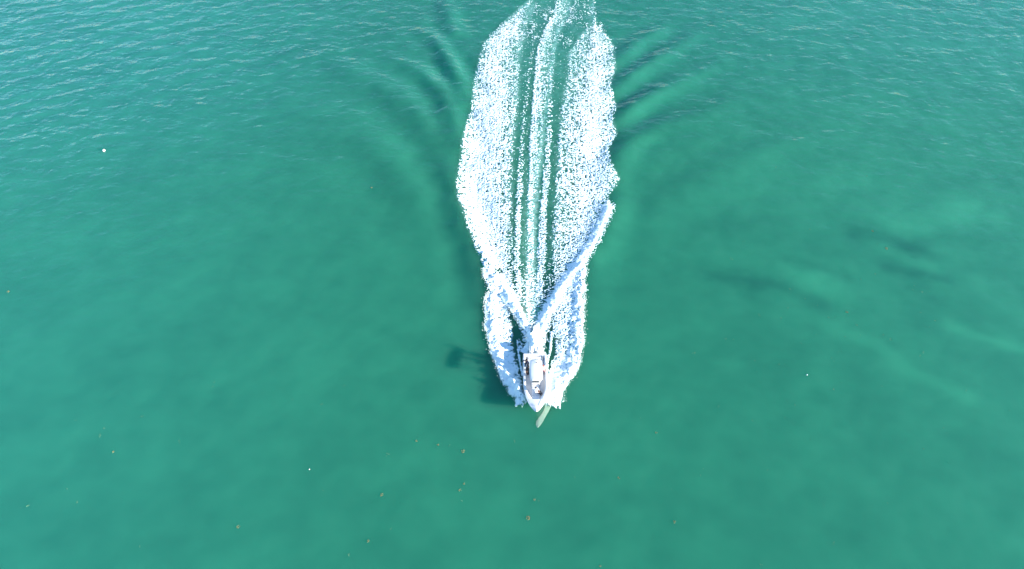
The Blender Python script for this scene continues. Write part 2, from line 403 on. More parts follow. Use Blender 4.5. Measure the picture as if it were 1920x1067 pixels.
    amr = np.interp(yc, [34.3, 35.4, 38, 42, 50], [0, .30, .22, .20, .17]) * (.85 + 1.2 * fbm(xc / .8, yc / .8, 2, 63)); aml = np.interp(yc, [34.6, 35.6, 38, 40.5, 50], [0, .6, .6, .25, .15]) * (.9 + 1.0 * fbm(xc / .8, yc / .8, 2, 65))
    e = amr * np.exp(-(hr / .75) ** 2) + aml * np.exp(-(hl / .6) ** 2)
    # solid sheet of water leaving the chine
    e += .40 * np.exp(-((xc - 2.42 - np.interp(yc, [34, 36, 41], [.7, 1.7, 2.3])) / .8) ** 2) * band(yc, 34.3, 38.5, .5, 1.5)
    e += .35 * np.exp(-((xc - 2.42 + np.interp(yc, [34, 36, 41], [.7, 1.6, 2.2])) / .7) ** 2) * band(yc, 34.5, 38.5, .5, 1.5)
    e += .55 * np.exp(-((xc - 2.40) / .55) ** 2) * band(yc, 41.9, 45.0, .6, 1.6)
    E[core] = e
    return D, E

MESHES = []
def foam_grid(x0, x1, y0, y1, dx, dy):
    gx = np.arange(x0, x1, dx); gy = np.arange(y0, y1 + dy * .5, dy)
    X, Yv = np.meshgrid(gx, gy)
    jx = (_hash(np.round(X / dx).astype(int), np.round(Yv / dy).astype(int), 3) - .5) * dx * .5
    jy = (_hash(np.round(X / dx).astype(int), np.round(Yv / dy).astype(int), 4) - .5) * dy * .5
    x, y = (X + jx).ravel(), (Yv + jy).ravel()
    D, E = foam_fields(x, y)
    q = lace(x, y)
    wl = sstep(-.2, .9, x - (OUT_L(y) * .4 + IN_L(y) * .6)) * sstep(-.2, .9, (OUT_R(y) * .4 + IN_R(y) * .6) - x) * sstep(Y(590), Y(560), y)
    q = q * (1 - wl) + lace_cross(x, y) * wl
    over = D - q
    hz = water_height(x, y)
    lump = fbm(x / .55, y / .45, 3, 501, .6)
    body = np.clip(over / .35, 0, 1)
    z = hz + .035 + .05 * body + (.028 + .20 * np.clip(E, 0, 1)) * lump * body + E * np.clip(over / .12 + .25, 0, 1)
    z = np.maximum(z, hz + .03)
    n1, n0 = len(gy), len(gx)
    ii = np.arange(n1 * n0).reshape(n1, n0)
    f = np.stack([ii[:-1, :-1], ii[:-1, 1:], ii[1:, 1:], ii[1:, :-1]], -1).reshape(-1, 4)
    keep = over[f].mean(1) > 0
    return np.stack([x, y, z, np.clip(over / .22, 0, 1)], -1), f[keep]
def compact(v, f):
    u, inv = np.unique(f, return_inverse=True); return v[u], inv.reshape(f.shape), v[u, 3]
def droplets(pts, rad):
    """little four-sided beads of spray"""
    t = np.array([(0, 0, 1), (.94, 0, -.33), (-.47, .82, -.33), (-.47, -.82, -.33)])
    tf = np.array([(0, 1, 2), (0, 2, 3), (0, 3, 1), (1, 3, 2)])
    v = (pts[:, None, :] + t[None] * rad[:, None, None]).reshape(-1, 3)
    f = (tf[None] + 4 * np.arange(len(pts))[:, None, None]).reshape(-1, 3)
    return v, f, np.ones(len(v))
def finish(name, parts, label):
    vs_, nl, off = [], [], 0
    me = bpy.data.meshes.new(name)
    allv = np.concatenate([p[0][:, :3] for p in parts]); dens = np.concatenate([p[2] for p in parts])
    me.vertices.add(len(allv)); me.vertices.foreach_set('co', allv.astype(np.float32).ravel())
    loops, starts, totals, o, ls = [], [], [], 0, 0
    for v, f, _d in parts:
        loops.append((f + o).ravel()); k = f.shape[1]
        starts.append(ls + np.arange(len(f)) * k); totals.append(np.full(len(f), k)); o += len(v); ls += f.size
    loops = np.concatenate(loops).astype(np.int32)
    me.loops.add(len(loops)); me.loops.foreach_set('vertex_index', loops)
    st = np.concatenate(starts).astype(np.int32); to = np.concatenate(totals).astype(np.int32)
    me.polygons.add(len(st)); me.polygons.foreach_set('loop_start', st); me.polygons.foreach_set('loop_total', to)
    me.update(calc_edges=True); me.polygons.foreach_set('use_smooth', np.ones(len(st), bool))
    at_ = me.attributes.new('thickness', 'FLOAT', 'POINT'); at_.data.foreach_set('value', dens.astype(np.float32))
    me.materials.append(M_FOAM)
    ob = bpy.data.objects.new(name, me); C.objects.link(ob)
    ob['kind'] = 'stuff'; ob['label'] = label
    return ob

va, fa = foam_grid(-9.0, 16.5, 33.9, 62.0, .05, .054)
vb, fb = foam_grid(-10.5, 19.0, 62.0, 126.0, .078, .092)
cx, cy = va[fa].mean(1)[:, 0], va[fa].mean(1)[:, 1]
isR = (cx > SPR_I(cy) - .25) & (cx > ARR_O(cy) - .1) & (cy < Y(505)) & (cx > 2.5)
isL = (cx < SPL_I(cy) + .35) & (cx < ARL_O(cy)) & (cy < Y(520)) & (cx < 2.4)
rs = np.random.RandomState(5)
def beads(edge, y0, y1, n, spread, up, side):
    y = rs.uniform(y0, y1, n); x = edge(y) + side * np.abs(rs.normal(0, spread, n)) - side * .15
    z = water_height(x, y) + np.abs(rs.normal(0, up, n)) + .05
    return droplets(np.stack([x, y, z], -1), rs.uniform(.015, .05, n))
finish('bow_spray', [compact(va, fa[isR]), beads(SPR_O, 35.4, Y(500), 1500, .22, .3, 1)], 'sunlit sheet of white spray on the right side of the boat').name
finish('bow_spray', [compact(va, fa[isL]), beads(SPL_O, 35.6, Y(520), 1300, .2, .25, -1)], 'bluish shaded sheet of white spray on the left side of the boat')
rest = ~(isR | isL)
k = 2600
yy = rs.uniform(41.5, Y(380), k); xx = ARR_O(yy) - .2 + np.abs(rs.normal(0, .22, k))
zz2 = water_height(xx, yy) + np.abs(rs.normal(0, .25, k))
yl = rs.uniform(41.5, Y(505), 1200); xl = ARL_O(yl) + .1 - np.abs(rs.normal(0, .18, 1200))
zl = water_height(xl, yl) + np.abs(rs.normal(0, .2, 1200))
pts = np.concatenate([np.stack([xx, yy, zz2], -1), np.stack([xl, yl, zl], -1)])
finish('wake_foam', [compact(va, fa[rest]), compact(vb, fb), droplets(pts, rs.uniform(.015, .05, len(pts)))],
       'long white foam wake with dark lanes trailing behind the speeding boat')

# pale film laid on the water to boost the bow's mirror image
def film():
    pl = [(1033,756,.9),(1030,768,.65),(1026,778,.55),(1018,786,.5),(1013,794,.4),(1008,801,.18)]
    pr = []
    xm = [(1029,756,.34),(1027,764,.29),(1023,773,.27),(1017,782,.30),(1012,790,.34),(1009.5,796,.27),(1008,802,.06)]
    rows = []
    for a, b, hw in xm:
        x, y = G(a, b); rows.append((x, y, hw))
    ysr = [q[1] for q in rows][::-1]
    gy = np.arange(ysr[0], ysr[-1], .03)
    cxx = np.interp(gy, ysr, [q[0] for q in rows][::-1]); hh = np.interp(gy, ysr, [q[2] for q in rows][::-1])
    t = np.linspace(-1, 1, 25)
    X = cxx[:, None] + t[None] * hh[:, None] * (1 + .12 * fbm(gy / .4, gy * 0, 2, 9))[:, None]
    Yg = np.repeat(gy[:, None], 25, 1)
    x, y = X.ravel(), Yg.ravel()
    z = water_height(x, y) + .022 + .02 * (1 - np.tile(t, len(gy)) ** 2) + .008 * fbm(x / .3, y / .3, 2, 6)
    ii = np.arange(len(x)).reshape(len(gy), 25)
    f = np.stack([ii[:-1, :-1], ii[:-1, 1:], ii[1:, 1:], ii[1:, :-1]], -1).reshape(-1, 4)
    me = vec_mesh('bow_reflection', np.stack([x, y, z], -1), f)
    me.materials.append(mat('painted_reflection', (.20, .31, .23), .35, noise=.12, nscale=3))
    o = bpy.data.objects.new('bow_reflection', me); C.objects.link(o)
    o['kind'] = 'stuff'; o['label'] = 'narrow pale painted reflection of the hull on the water just ahead of the bow'
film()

# ------------------------------------------------------------------ mesh helpers
def link_bm(name, bm, m, parent=None, smooth=False, loc=None):
    me = bpy.data.meshes.new(name); bm.normal_update(); bm.to_mesh(me); bm.free()
    if smooth:
        for p in me.polygons: p.use_smooth = True
    if m: me.materials.append(m)
    o = bpy.data.objects.new(name, me); C.objects.link(o)
    if parent: o.parent = parent
    if loc: o.location = loc
    return o
def box(bm, x0, x1, y0, y1, z0, z1, bev=0.0, taper=None):
    vs = [bm.verts.new((x, y, z)) for z in (z0, z1) for x, y in ((x0, y0), (x1, y0), (x1, y1), (x0, y1))]
    fs = [bm.faces.new([vs[i] for i in f]) for f in ((3, 2, 1, 0), (4, 5, 6, 7), (0, 1, 5, 4), (1, 2, 6, 5), (2, 3, 7, 6), (3, 0, 4, 7))]
    if taper:
        cx_, cy_ = (x0 + x1) / 2, (y0 + y1) / 2
        for v in vs[4:]: v.co.x = cx_ + (v.co.x - cx_) * taper; v.co.y = cy_ + (v.co.y - cy_) * taper
    if bev:
        es = list({e for f in fs for e in f.edges})
        bmesh.ops.bevel(bm, geom=es, offset=bev, segments=2, affect='EDGES', profile=.6)
    return vs
def tube(bm, pts, r, seg=8, r_end=None):
    pts = [Vector(p) for p in pts]; rings = []
    for i, p in enumerate(pts):
        d = (pts[min(i + 1, len(pts) - 1)] - pts[max(i - 1, 0)]).normalized()
        a = d.cross(Vector((0, 0, 1)));  a = a if a.length > .1 else d.cross(Vector((1, 0, 0))); a.normalize(); b = d.cross(a)
        rr = r if r_end is None else r + (r_end - r) * i / (len(pts) - 1)
        rings.append([bm.verts.new(p + (a * math.cos(t) + b * math.sin(t)) * rr) for t in (2 * math.pi * k / seg for k in range(seg))])
    for a, b in zip(rings, rings[1:]):
        for k in range(seg): bm.faces.new((a[k], a[(k + 1) % seg], b[(k + 1) % seg], b[k]))
    bm.faces.new(rings[0][::-1]); bm.faces.new(rings[-1])
def ball(bm, p, r, sub=2, scale=(1, 1, 1)):
    bmesh.ops.create_icosphere(bm, subdivisions=sub, radius=r, matrix=Matrix.Translation(p) @ Matrix.Diagonal((*scale, 1)))

# ------------------------------------------------------------------ boat
GEL = mat('white_gelcoat', (.84, .84, .82), .22, coat=.4)
GEL2 = mat('cockpit_gelcoat', (.80, .80, .80), .5, noise=.05, nscale=6)
FLOOR = mat('nonskid_floor', (.74, .75, .77), .8, noise=.08, nscale=60, bump=.2)
VINYL = mat('white_vinyl', (.80, .81, .82), .5, noise=.03)
BLACKP = mat('black_plastic', (.02, .02, .022), .4)
GLASS = mat('tinted_acrylic', (.03, .035, .04), .08)
STEEL = mat('polished_steel', (.75, .76, .78), .2, metal=1)
ALU = mat('white_powdercoat', (.8, .8, .8), .35)
BLUEB = mat('dark_blue_bottom_paint', (.02, .05, .12), .4)
GREYP = mat('grey_cowl_band', (.35, .37, .4), .35)

boat = bpy.data.objects.new('motorboat', None); C.objects.link(boat)
boat.location = (2.42, 37.3, -.18); boat.rotation_euler = (R(3.0), 0, math.pi)
boat['label'] = 'white open centre console motorboat speeding with people aboard and a hardtop'; boat['category'] = 'boat'
Lh = 3.72
def smf(a, b, t): t = min(max((t - a) / (b - a), 0), 1); return t * t * (3 - 2 * t)
def half(Yl):                      # sheer half width along the boat, stern -3.7 .. bow 3.72
    s = (Yl + 3.7) / 7.42
    return float(np.interp(s, [0, .03, .12, .35, .55, .66, .74, .81, .87, .92, .96, .985, 1.0],
                              [1.17, 1.21, 1.24, 1.26, 1.23, 1.15, 1.04, .89, .72, .53, .32, .15, .02]))
def sheer(Yl): s = (Yl + 3.7) / 7.42; return 1.02 + .10 * s + .28 * s ** 3
def keel(Yl): s = (Yl + 3.7) / 7.42; return 0.0 if s < .6 else 0.0 + 1.28 * ((s - .6) / .4) ** 2.6
def chine_z(Yl): s = (Yl + 3.7) / 7.42; return .26 + .62 * max(0, (s - .35) / .65) ** 1.8
def chine_w(Yl): s = (Yl + 3.7) / 7.42; return half(Yl) * (.92 - .42 * max(0, (s - .4) / .6) ** 1.3)
stations = [-3.7 + 7.42 * i / 44 for i in range(45)]
bm = bmesh.new(); rings = []
for Yl in stations:
    k, cz, cw, hw, sh = keel(Yl), chine_z(Yl), chine_w(Yl), half(Yl), sheer(Yl)
    cz = min(max(cz, k + .02), sh - .05)
    side = [(0, k), (cw * .5, k + (cz - k) * .48), (cw, cz), (cw + .04 * min(1, hw), cz + .03)]
    for t in (.3, .6, .85): 
        fl = t + (.25 * t * (t - 1)) * smf(-.5, 3, Yl)
        side.append((cw + .04 * min(1, hw) + (hw - cw - .04 * min(1, hw)) * fl, cz + .03 + (sh - cz - .03) * t))
    side.append((hw, sh - .06)); side.append((hw + .018, sh - .05)); side.append((hw + .018, sh - .005)); side.append((hw - .015, sh + .015))
    ring = [bm.verts.new((x, Yl, z)) for x, z in side[::-1]] + [bm.verts.new((-x, Yl, z)) for x, z in side[1:]]
    rings.append(ring)
for a, b in zip(rings, rings[1:]):
    for i in range(len(a) - 1): bm.faces.new((a[i], b[i], b[i + 1], a[i + 1]))
bm.faces.new(rings[0][::1])
bmesh.ops.recalc_face_normals(bm, faces=bm.faces)
hull = link_bm('hull', bm, GEL, boat, True)
hull['label'] = 'white pointed deep-v hull'

# gunwale cap and foredeck: strip between sheer and cockpit opening
def inner(Yl):                     # cockpit opening half width
    return float(np.interp(Yl, [-3.45, -3.3, -2.8, 0.2, .9, 1.4, 1.9, 2.14, 2.2], [.93, .99, 1.02, 1.02, .93, .78, .50, .38, .36]))
bm = bmesh.new(); prev = None
ops = [-3.45 + (2.2 + 3.45) * i / 40 for i in range(41)]
for Yl in ops:
    z = sheer(Yl)
    for sgn in (1,):
        row = []
        for sx in (-1, 1):
            a = inner(Yl); b = half(Yl) - .012
            row += [bm.verts.new((sx * b, Yl, z + .012)), bm.verts.new((sx * (b * .55 + a * .45), Yl, z + .03)), bm.verts.new((sx * (a + .02), Yl, z + .028)), bm.verts.new((sx * a, Yl, z - .01))]
    if prev:
        for o_ in (0, 4):
            for i in range(3): bm.faces.new((prev[o_ + i], row[o_ + i], row[o_ + i + 1], prev[o_ + i + 1]))
    prev = row
bmesh.ops.recalc_face_normals(bm, faces=bm.faces)
link_bm('gunwale', bm, GEL, boat, True)
bm = bmesh.new(); prev = None      # foredeck, crowned
for i in range(16):
    Yl = 2.2 + (3.70 - 2.2) * i / 15; hw = half(Yl) - .012; z = sheer(Yl)
    row = [bm.verts.new((hw * t, Yl, z + .012 + .05 * (1 - t * t))) for t in (-1, -.7, -.35, 0, .35, .7, 1)]
    if prev:
        for k in range(6): bm.faces.new((prev[k], prev[k + 1], row[k + 1], row[k]))
    prev = row
link_bm('foredeck', bm, GEL, boat, True)
bm = bmesh.new()                   # aft deck between opening and transom
prev = None
for Yl in (-3.69, -3.6, -3.45):
    hw = half(Yl) - .012; row = [bm.verts.new((hw * t, Yl, sheer(Yl) + .014 + .02 * (1 - t * t))) for t in (-1, -.5, 0, .5, 1)]
    if prev:
        for k in range(4): bm.faces.new((prev[k], prev[k + 1], row[k + 1], row[k]))
    prev = row
link_bm('aft_deck', bm, GEL, boat, True)
# liner (inside walls) and floor
bm = bmesh.new(); prev = None
FZ = .42
fz = lambda Yl: FZ + .12 * smf(.8, 2.2, Yl)
for Yl in ops:
    a = inner(Yl); z = sheer(Yl) - .01
    row = [bm.verts.new((-a, Yl, z)), bm.verts.new((-a * .95, Yl, fz(Yl))), bm.verts.new((a * .95, Yl, fz(Yl))), bm.verts.new((a, Yl, z))]
    if prev:
        bm.faces.new((prev[0], prev[1], row[1], row[0])); bm.faces.new((prev[2], prev[3], row[3], row[2]))
    else: bm.faces.new(row)
    prev = row
bm.faces.new(prev[::-1])
link_bm('cockpit_liner', bm, GEL2, boat)
bm = bmesh.new(); prev = None
for Yl in ops:
    a = inner(Yl) * .95; row = [bm.verts.new((-a, Yl, fz(Yl) + .004)), bm.verts.new((a, Yl, fz(Yl) + .004))]
    if prev: bm.faces.new((prev[0], prev[1], row[1], row[0]))
    prev = row
link_bm('cockpit_floor', bm, FLOOR, boat)
# rub rail
bm = bmesh.new()
for sx in (-1, 1): tube(bm, [(sx * (half(Yl) + .02), Yl, sheer(Yl) - .03) for Yl in stations[:-1]] + [(0, 3.745, sheer(3.72) - .03)], .022, 6)
link_bm('rub_rail', bm, STEEL, boat, True)
# bow seat with two cushions
bm = bmesh.new(); box(bm, -.40, .40, .55, 2.0, FZ, .86, .03, .98); link_bm('bow_seat', bm, GEL2, boat)
bm = bmesh.new(); box(bm, -.39, .39, .57, 1.52, .865, .96, .035); link_bm('seat_cushion', bm, VINYL, boat)
bm = bmesh.new(); box(bm, -.36, .36, 1.56, 1.98, .865, .94, .03); link_bm('seat_cushion', bm, VINYL, boat)
bm = bmesh.new(); box(bm, -.34, .34, 1.96, 2.10, .90, 1.14, .03); link_bm('backrest', bm, VINYL, boat)
# console
bm = bmesh.new()
box(bm, -.42, .42, -.75, .25, FZ, 1.28, .05, .94); link_bm('console', bm, GEL, boat)
bm = bmesh.new(); box(bm, -.34, .34, .26, .50, FZ, .84, .03); link_bm('console_seat', bm, GEL, boat)
bm = bmesh.new(); box(bm, -.32, .32, .27, .49, .845, .93, .03); link_bm('seat_cushion', bm, VINYL, boat)
bm = bmesh.new()                   # raked windscreen
vsw = [(-.36, .22, 1.28), (.36, .22, 1.28), (.33, .0, 1.66), (-.33, .0, 1.66)]
f0 = [bm.verts.new(v) for v in vsw]; f1 = [bm.verts.new((v[0], v[1] - .012, v[2])) for v in vsw]
bm.faces.new(f0); bm.faces.new(f1[::-1])
for i in range(4): bm.faces.new((f0[i], f1[i], f1[(i + 1) % 4], f0[(i + 1) % 4]))
link_bm('windscreen', bm, GLASS, boat)
bm = bmesh.new(); box(bm, -.36, .36, -.70, -.45, 1.285, 1.42, .03, .9); link_bm('dashboard', bm, BLACKP, boat)
bm = bmesh.new()                   # steering wheel
ringp = [(.18 * math.cos(t) - .12, -.80 - .04 * math.sin(t), 1.2 + .18 * math.sin(t)) for t in (2 * math.pi * k / 16 for k in range(17))]
tube(bm, ringp, .014, 6)
for k in range(3): t = 2 * math.pi * k / 3; tube(bm, [(-.12, -.78, 1.2), (.18 * math.cos(t) - .12, -.80, 1.2 + .18 * math.sin(t))], .01, 5)
link_bm('steering_wheel', bm, STEEL, boat, True)
for x in (-.28, .24):              # vents on the console's front
    bm = bmesh.new(); box(bm, x - .03, x + .05, .252, .262, 1.0, 1.14); link_bm('vent', bm, BLACKP, boat)
# leaning post with cushion and backrest
bm = bmesh.new(); box(bm, -.40, .40, -1.62, -1.18, FZ, 1.08, .04, .92); link_bm('leaning_post', bm, GEL, boat)
bm = bmesh.new(); box(bm, -.45, .45, -1.63, -1.15, 1.085, 1.2, .04); link_bm('seat_cushion', bm, VINYL, boat)
bm = bmesh.new(); box(bm, -.45, .45, -1.72, -1.64, 1.2, 1.5, .03); link_bm('backrest', bm, VINYL, boat)
# hardtop: crowned slab with four legs
bm = bmesh.new(); NX, NY = 8, 12; top, bot = [], []
for j in range(NY + 1):
    for i in range(NX + 1):
        u, v = i / NX * 2 - 1, j / NY * 2 - 1
        rr = (abs(u) ** 6 + abs(v) ** 6) ** (1 / 6) if (u or v) else 1
        k = max(abs(u), abs(v)) / rr if (u or v) else 1
        x, yv = u * k * .66, v * k * 1.32 - .55
        zc = 2.50 - .06 * u * u - .04 * v * v
        top.append(bm.verts.new((x, yv, zc))); bot.append(bm.verts.new((x * .98, yv * 1.0, zc - .06)))
W = NX + 1
for j in range(NY):
    for i in range(NX):
        a = j * W + i; bm.faces.new((top[a], top[a + 1], top[a + 1 + W], top[a + W])); bm.faces.new((bot[a + W], bot[a + 1 + W], bot[a + 1], bot[a]))
per = [i for i in range(W)] + [j * W + NX for j in range(1, NY + 1)] + [NY * W + i for i in range(NX - 1, -1, -1)] + [j * W for j in range(NY - 1, 0, -1)]
for a, b in zip(per, per[1:] + per[:1]): bm.faces.new((top[b], top[a], bot[a], bot[b]))
link_bm('hardtop', bm, GEL, boat, True)
for sx in (-1, 1):
    for y0, y1 in ((-.0, .25), (-1.15, -1.35)):
        bm = bmesh.new(); tube(bm, [(sx * .47, y0, FZ), (sx * .48, y0, 1.3), (sx * .52, y1, 2.42)], .026, 8)
        link_bm('hardtop_leg', bm, ALU, boat, True)
for sx in (-1, 1):
    bm = bmesh.new(); tube(bm, [(sx * .48, 0, 1.3), (sx * .48, -1.15, 1.3)], .02, 6); link_bm('grab_rail', bm, ALU, boat, True)
bm = bmesh.new(); box(bm, -.16, -.04, -1.5, -1.42, 2.47, 2.53, .01); link_bm('gap_mark', bm, BLACKP, boat)  # added dark block, stands for the dark gap behind the hardtop
for sx in (-1, 1):                 # whip antennas
    bm = bmesh.new(); tube(bm, [(sx * .62, -1.0, 2.45), (sx * .64, -1.1, 3.6), (sx * .68, -1.45, 5.2)], .017, 6, .007)
    link_bm('antenna', bm, ALU, boat, True)
for i, sx in enumerate((-.5, -.25, .0, .25, .5)):   # rod holders along the hardtop's rear edge
    bm = bmesh.new(); tube(bm, [(sx, -1.86, 2.38), (sx, -1.96, 2.72)], .03, 8); link_bm('rod_holder', bm, STEEL, boat, True)
# aft bench and livewell
bm = bmesh.new(); box(bm, -.72, .72, -3.40, -2.95, FZ, .86, .04); link_bm('aft_bench', bm, GEL, boat)
bm = bmesh.new(); box(bm, -.70, -.02, -3.38, -2.97, .865, .95, .03); link_bm('seat_cushion', bm, VINYL, boat)
bm = bmesh.new(); box(bm, .02, .70, -3.38, -2.97, .865, .95, .03); link_bm('seat_cushion', bm, VINYL, boat)
bm = bmesh.new(); box(bm, -.30, .34, -2.55, -1.95, FZ, .95, .05); link_bm('cooler_box', bm, VINYL, boat)
# cleats
for x, yv in ((-1.13, -3.2), (1.13, -3.2), (-1.13, .1), (1.13, .1), (0, 3.05)):
    bm = bmesh.new(); z = sheer(yv) + (.03 if x else .07)
    tube(bm, [(x, yv - .12, z + .05), (x, yv + .12, z + .05)], .014, 6); tube(bm, [(x, yv - .04, z), (x, yv - .04, z + .05)], .012, 6); tube(bm, [(x, yv + .04, z), (x, yv + .04, z + .05)], .012, 6)
    link_bm('cleat', bm, STEEL, boat, True)
for x, yv in ((-1.12, -2.4), (1.12, -2.4), (-1.12, -1.6), (1.12, -1.6)):
    bm = bmesh.new(); bmesh.ops.create_cone(bm, cap_ends=True, segments=12, radius1=.045, radius2=.045, depth=.012, matrix=Matrix.Translation((x, yv, sheer(yv) + .036)))
    link_bm('rod_holder', bm, BLACKP, boat, True)
# bow rail, low on each side
for sx in (-1, 1):
    bm = bmesh.new()
    tube(bm, [(sx * (half(Yl) - .08), Yl, sheer(Yl) + .12) for Yl in np.linspace(1.2, 3.1, 9)], .012, 6)
    for Yl in (1.2, 1.85, 2.5, 3.1): tube(bm, [(sx * (half(Yl) - .08), Yl, sheer(Yl) + .0), (sx * (half(Yl) - .08), Yl, sheer(Yl) + .12)], .01, 5)
    link_bm('bow_rail', bm, STEEL, boat, True)
# two outboard engines on a bracket
bm = bmesh.new(); box(bm, -.75, .75, -4.0, -3.70, .32, .72, .03); link_bm('swim_platform', bm, GEL, boat)
for sx in (-.36, .36):
    bm = bmesh.new()
    prof = [(-3.86, .74, .17), (-3.90, 1.02, .20), (-3.92, 1.22, .20), (-3.98, 1.34, .16)]
    secs = [(.72, .15, .22), (.85, .20, .33), (1.1, .215, .36), (1.28, .20, .34), (1.38, .14, .26), (1.41, .06, .12)]
    prev = None; rr = []
    for z, wx, wy in secs:
        ring = []
        for k in range(20):
            t = 2 * math.pi * k / 20; c_, s_ = math.cos(t), math.sin(t)
            ring.append(bm.verts.new((sx + wx * math.copysign(abs(c_) ** .7, c_), -4.12 + wy * math.copysign(abs(s_) ** .7, s_) - (z - .7) * .06, z)))
        rr.append(ring)
    for a, b in zip(rr, rr[1:]):
        for k in range(20): bm.faces.new((a[k], a[(k + 1) % 20], b[(k + 1) % 20], b[k]))
    bm.faces.new(rr[-1]); bm.faces.new(rr[0][::-1])
    eng = link_bm('outboard_engine', bm, GEL, boat, True)
    bm = bmesh.new(); box(bm, sx - .07, sx + .07, -4.32, -3.98, -.35, .72, .03); link_bm('engine_leg', bm, GREYP, eng)
    bm = bmesh.new(); box(bm, sx - .18, sx + .18, -4.5, -4.0, .0, .02, .005); link_bm('cavitation_plate', bm, GREYP, eng)
    bm = bmesh.new(); bmesh.ops.create_cone(bm, cap_ends=True, segments=12, radius1=.05, radius2=.09, depth=.3, matrix=Matrix.Translation((sx, -4.3, -.3)) @ Matrix.Rotation(R(90), 4, 'X'))
    for k in range(3):
        t = 2 * math.pi * k / 3
        a = Vector((sx, -4.42, -.3)); u = Vector((math.cos(t), 0, math.sin(t))); v_ = Vector((-math.sin(t), .5, math.cos(t)))
        q = [bm.verts.new(a + u * .05 + v_ * .03), bm.verts.new(a + u * .2 + v_ * .08), bm.verts.new(a + u * .2 - v_ * .06), bm.verts.new(a + u * .05 - v_ * .03)]; bm.faces.new(q)
    link_bm('propeller', bm, STEEL, eng)
bm = bmesh.new()                   # transom splash line and hoses
bm.free()
for sx in (-.36, .36):
    bm = bmesh.new(); tube(bm, [(sx, -3.66, 1.02), (sx * .9, -3.8, 1.12), (sx, -3.95, 1.0)], .025, 6)
    link_bm('rigging_hose', bm, BLACKP, boat, True)
bm = bmesh.new(); tube(bm, [(.62, -3.72, .95), (.62, -3.98, .75)], .02, 6); tube(bm, [(.78, -3.72, .95), (.78, -3.98, .75)], .02, 6); 
for k in range(3): tube(bm, [(.62, -3.78 - .07 * k, .9 - .06 * k), (.78, -3.78 - .07 * k, .9 - .06 * k)], .014, 5)
link_bm('boarding_ladder', bm, STEEL, boat, True)

# ------------------------------------------------------------------ people
SKIN = mat('tanned_skin', (.36, .20, .14), .55)
HAIR = mat('dark_hair', (.015, .011, .009), .6)
REDHAIR = mat('reddish_cap', (.30, .07, .05), .7)
WSHIRT = mat('white_cotton', (.78, .78, .77), .9, noise=.04, bump=.3)
BLACKC = mat('black_cotton', (.012, .013, .016), .9, noise=.2, bump=.3)
NAVY = mat('navy_cotton', (.012, .016, .05), .9, noise=.2, bump=.3)
PINK = mat('faded_pink_cotton', (.52, .24, .22), .9, noise=.15, bump=.3)
DGREY = mat('charcoal_fabric', (.06, .06, .065), .9, noise=.3, bump=.3)

def remeshed(name, bm, vox, m, parent, smooth_it=3):
    me = bpy.data.meshes.new('tmp'); bm.to_mesh(me); bm.free()
    o = bpy.data.objects.new('tmp', me); C.objects.link(o)
    r = o.modifiers.new('r', 'REMESH'); r.mode = 'VOXEL'; r.voxel_size = vox; r.use_smooth_shade = True
    s = o.modifiers.new('s', 'SMOOTH'); s.factor = .5; s.iterations = smooth_it
    dg = bpy.context.evaluated_depsgraph_get(); dg.update()
    m2 = bpy.data.meshes.new_from_object(o.evaluated_get(dg)); m2.name = name
    bpy.data.objects.remove(o); bpy.data.meshes.remove(me)
    m2.materials.clear(); m2.materials.append(m)
    for p in m2.polygons: p.use_smooth = True
    ob = bpy.data.objects.new(name, m2); C.objects.link(ob); ob.parent = parent
    return ob
def limb(bm, a, b, ra, rb, flat=1.0):
    a, b = Vector(a), Vector(b); d = b - a
    M = Matrix.Translation((a + b) / 2) @ d.to_track_quat('Z', 'Y').to_matrix().to_4x4()
    bmesh.ops.create_cone(bm, cap_ends=True, segments=14, radius1=ra, radius2=rb, depth=d.length, matrix=M)
    ball(bm, a, ra); ball(bm, b, rb)

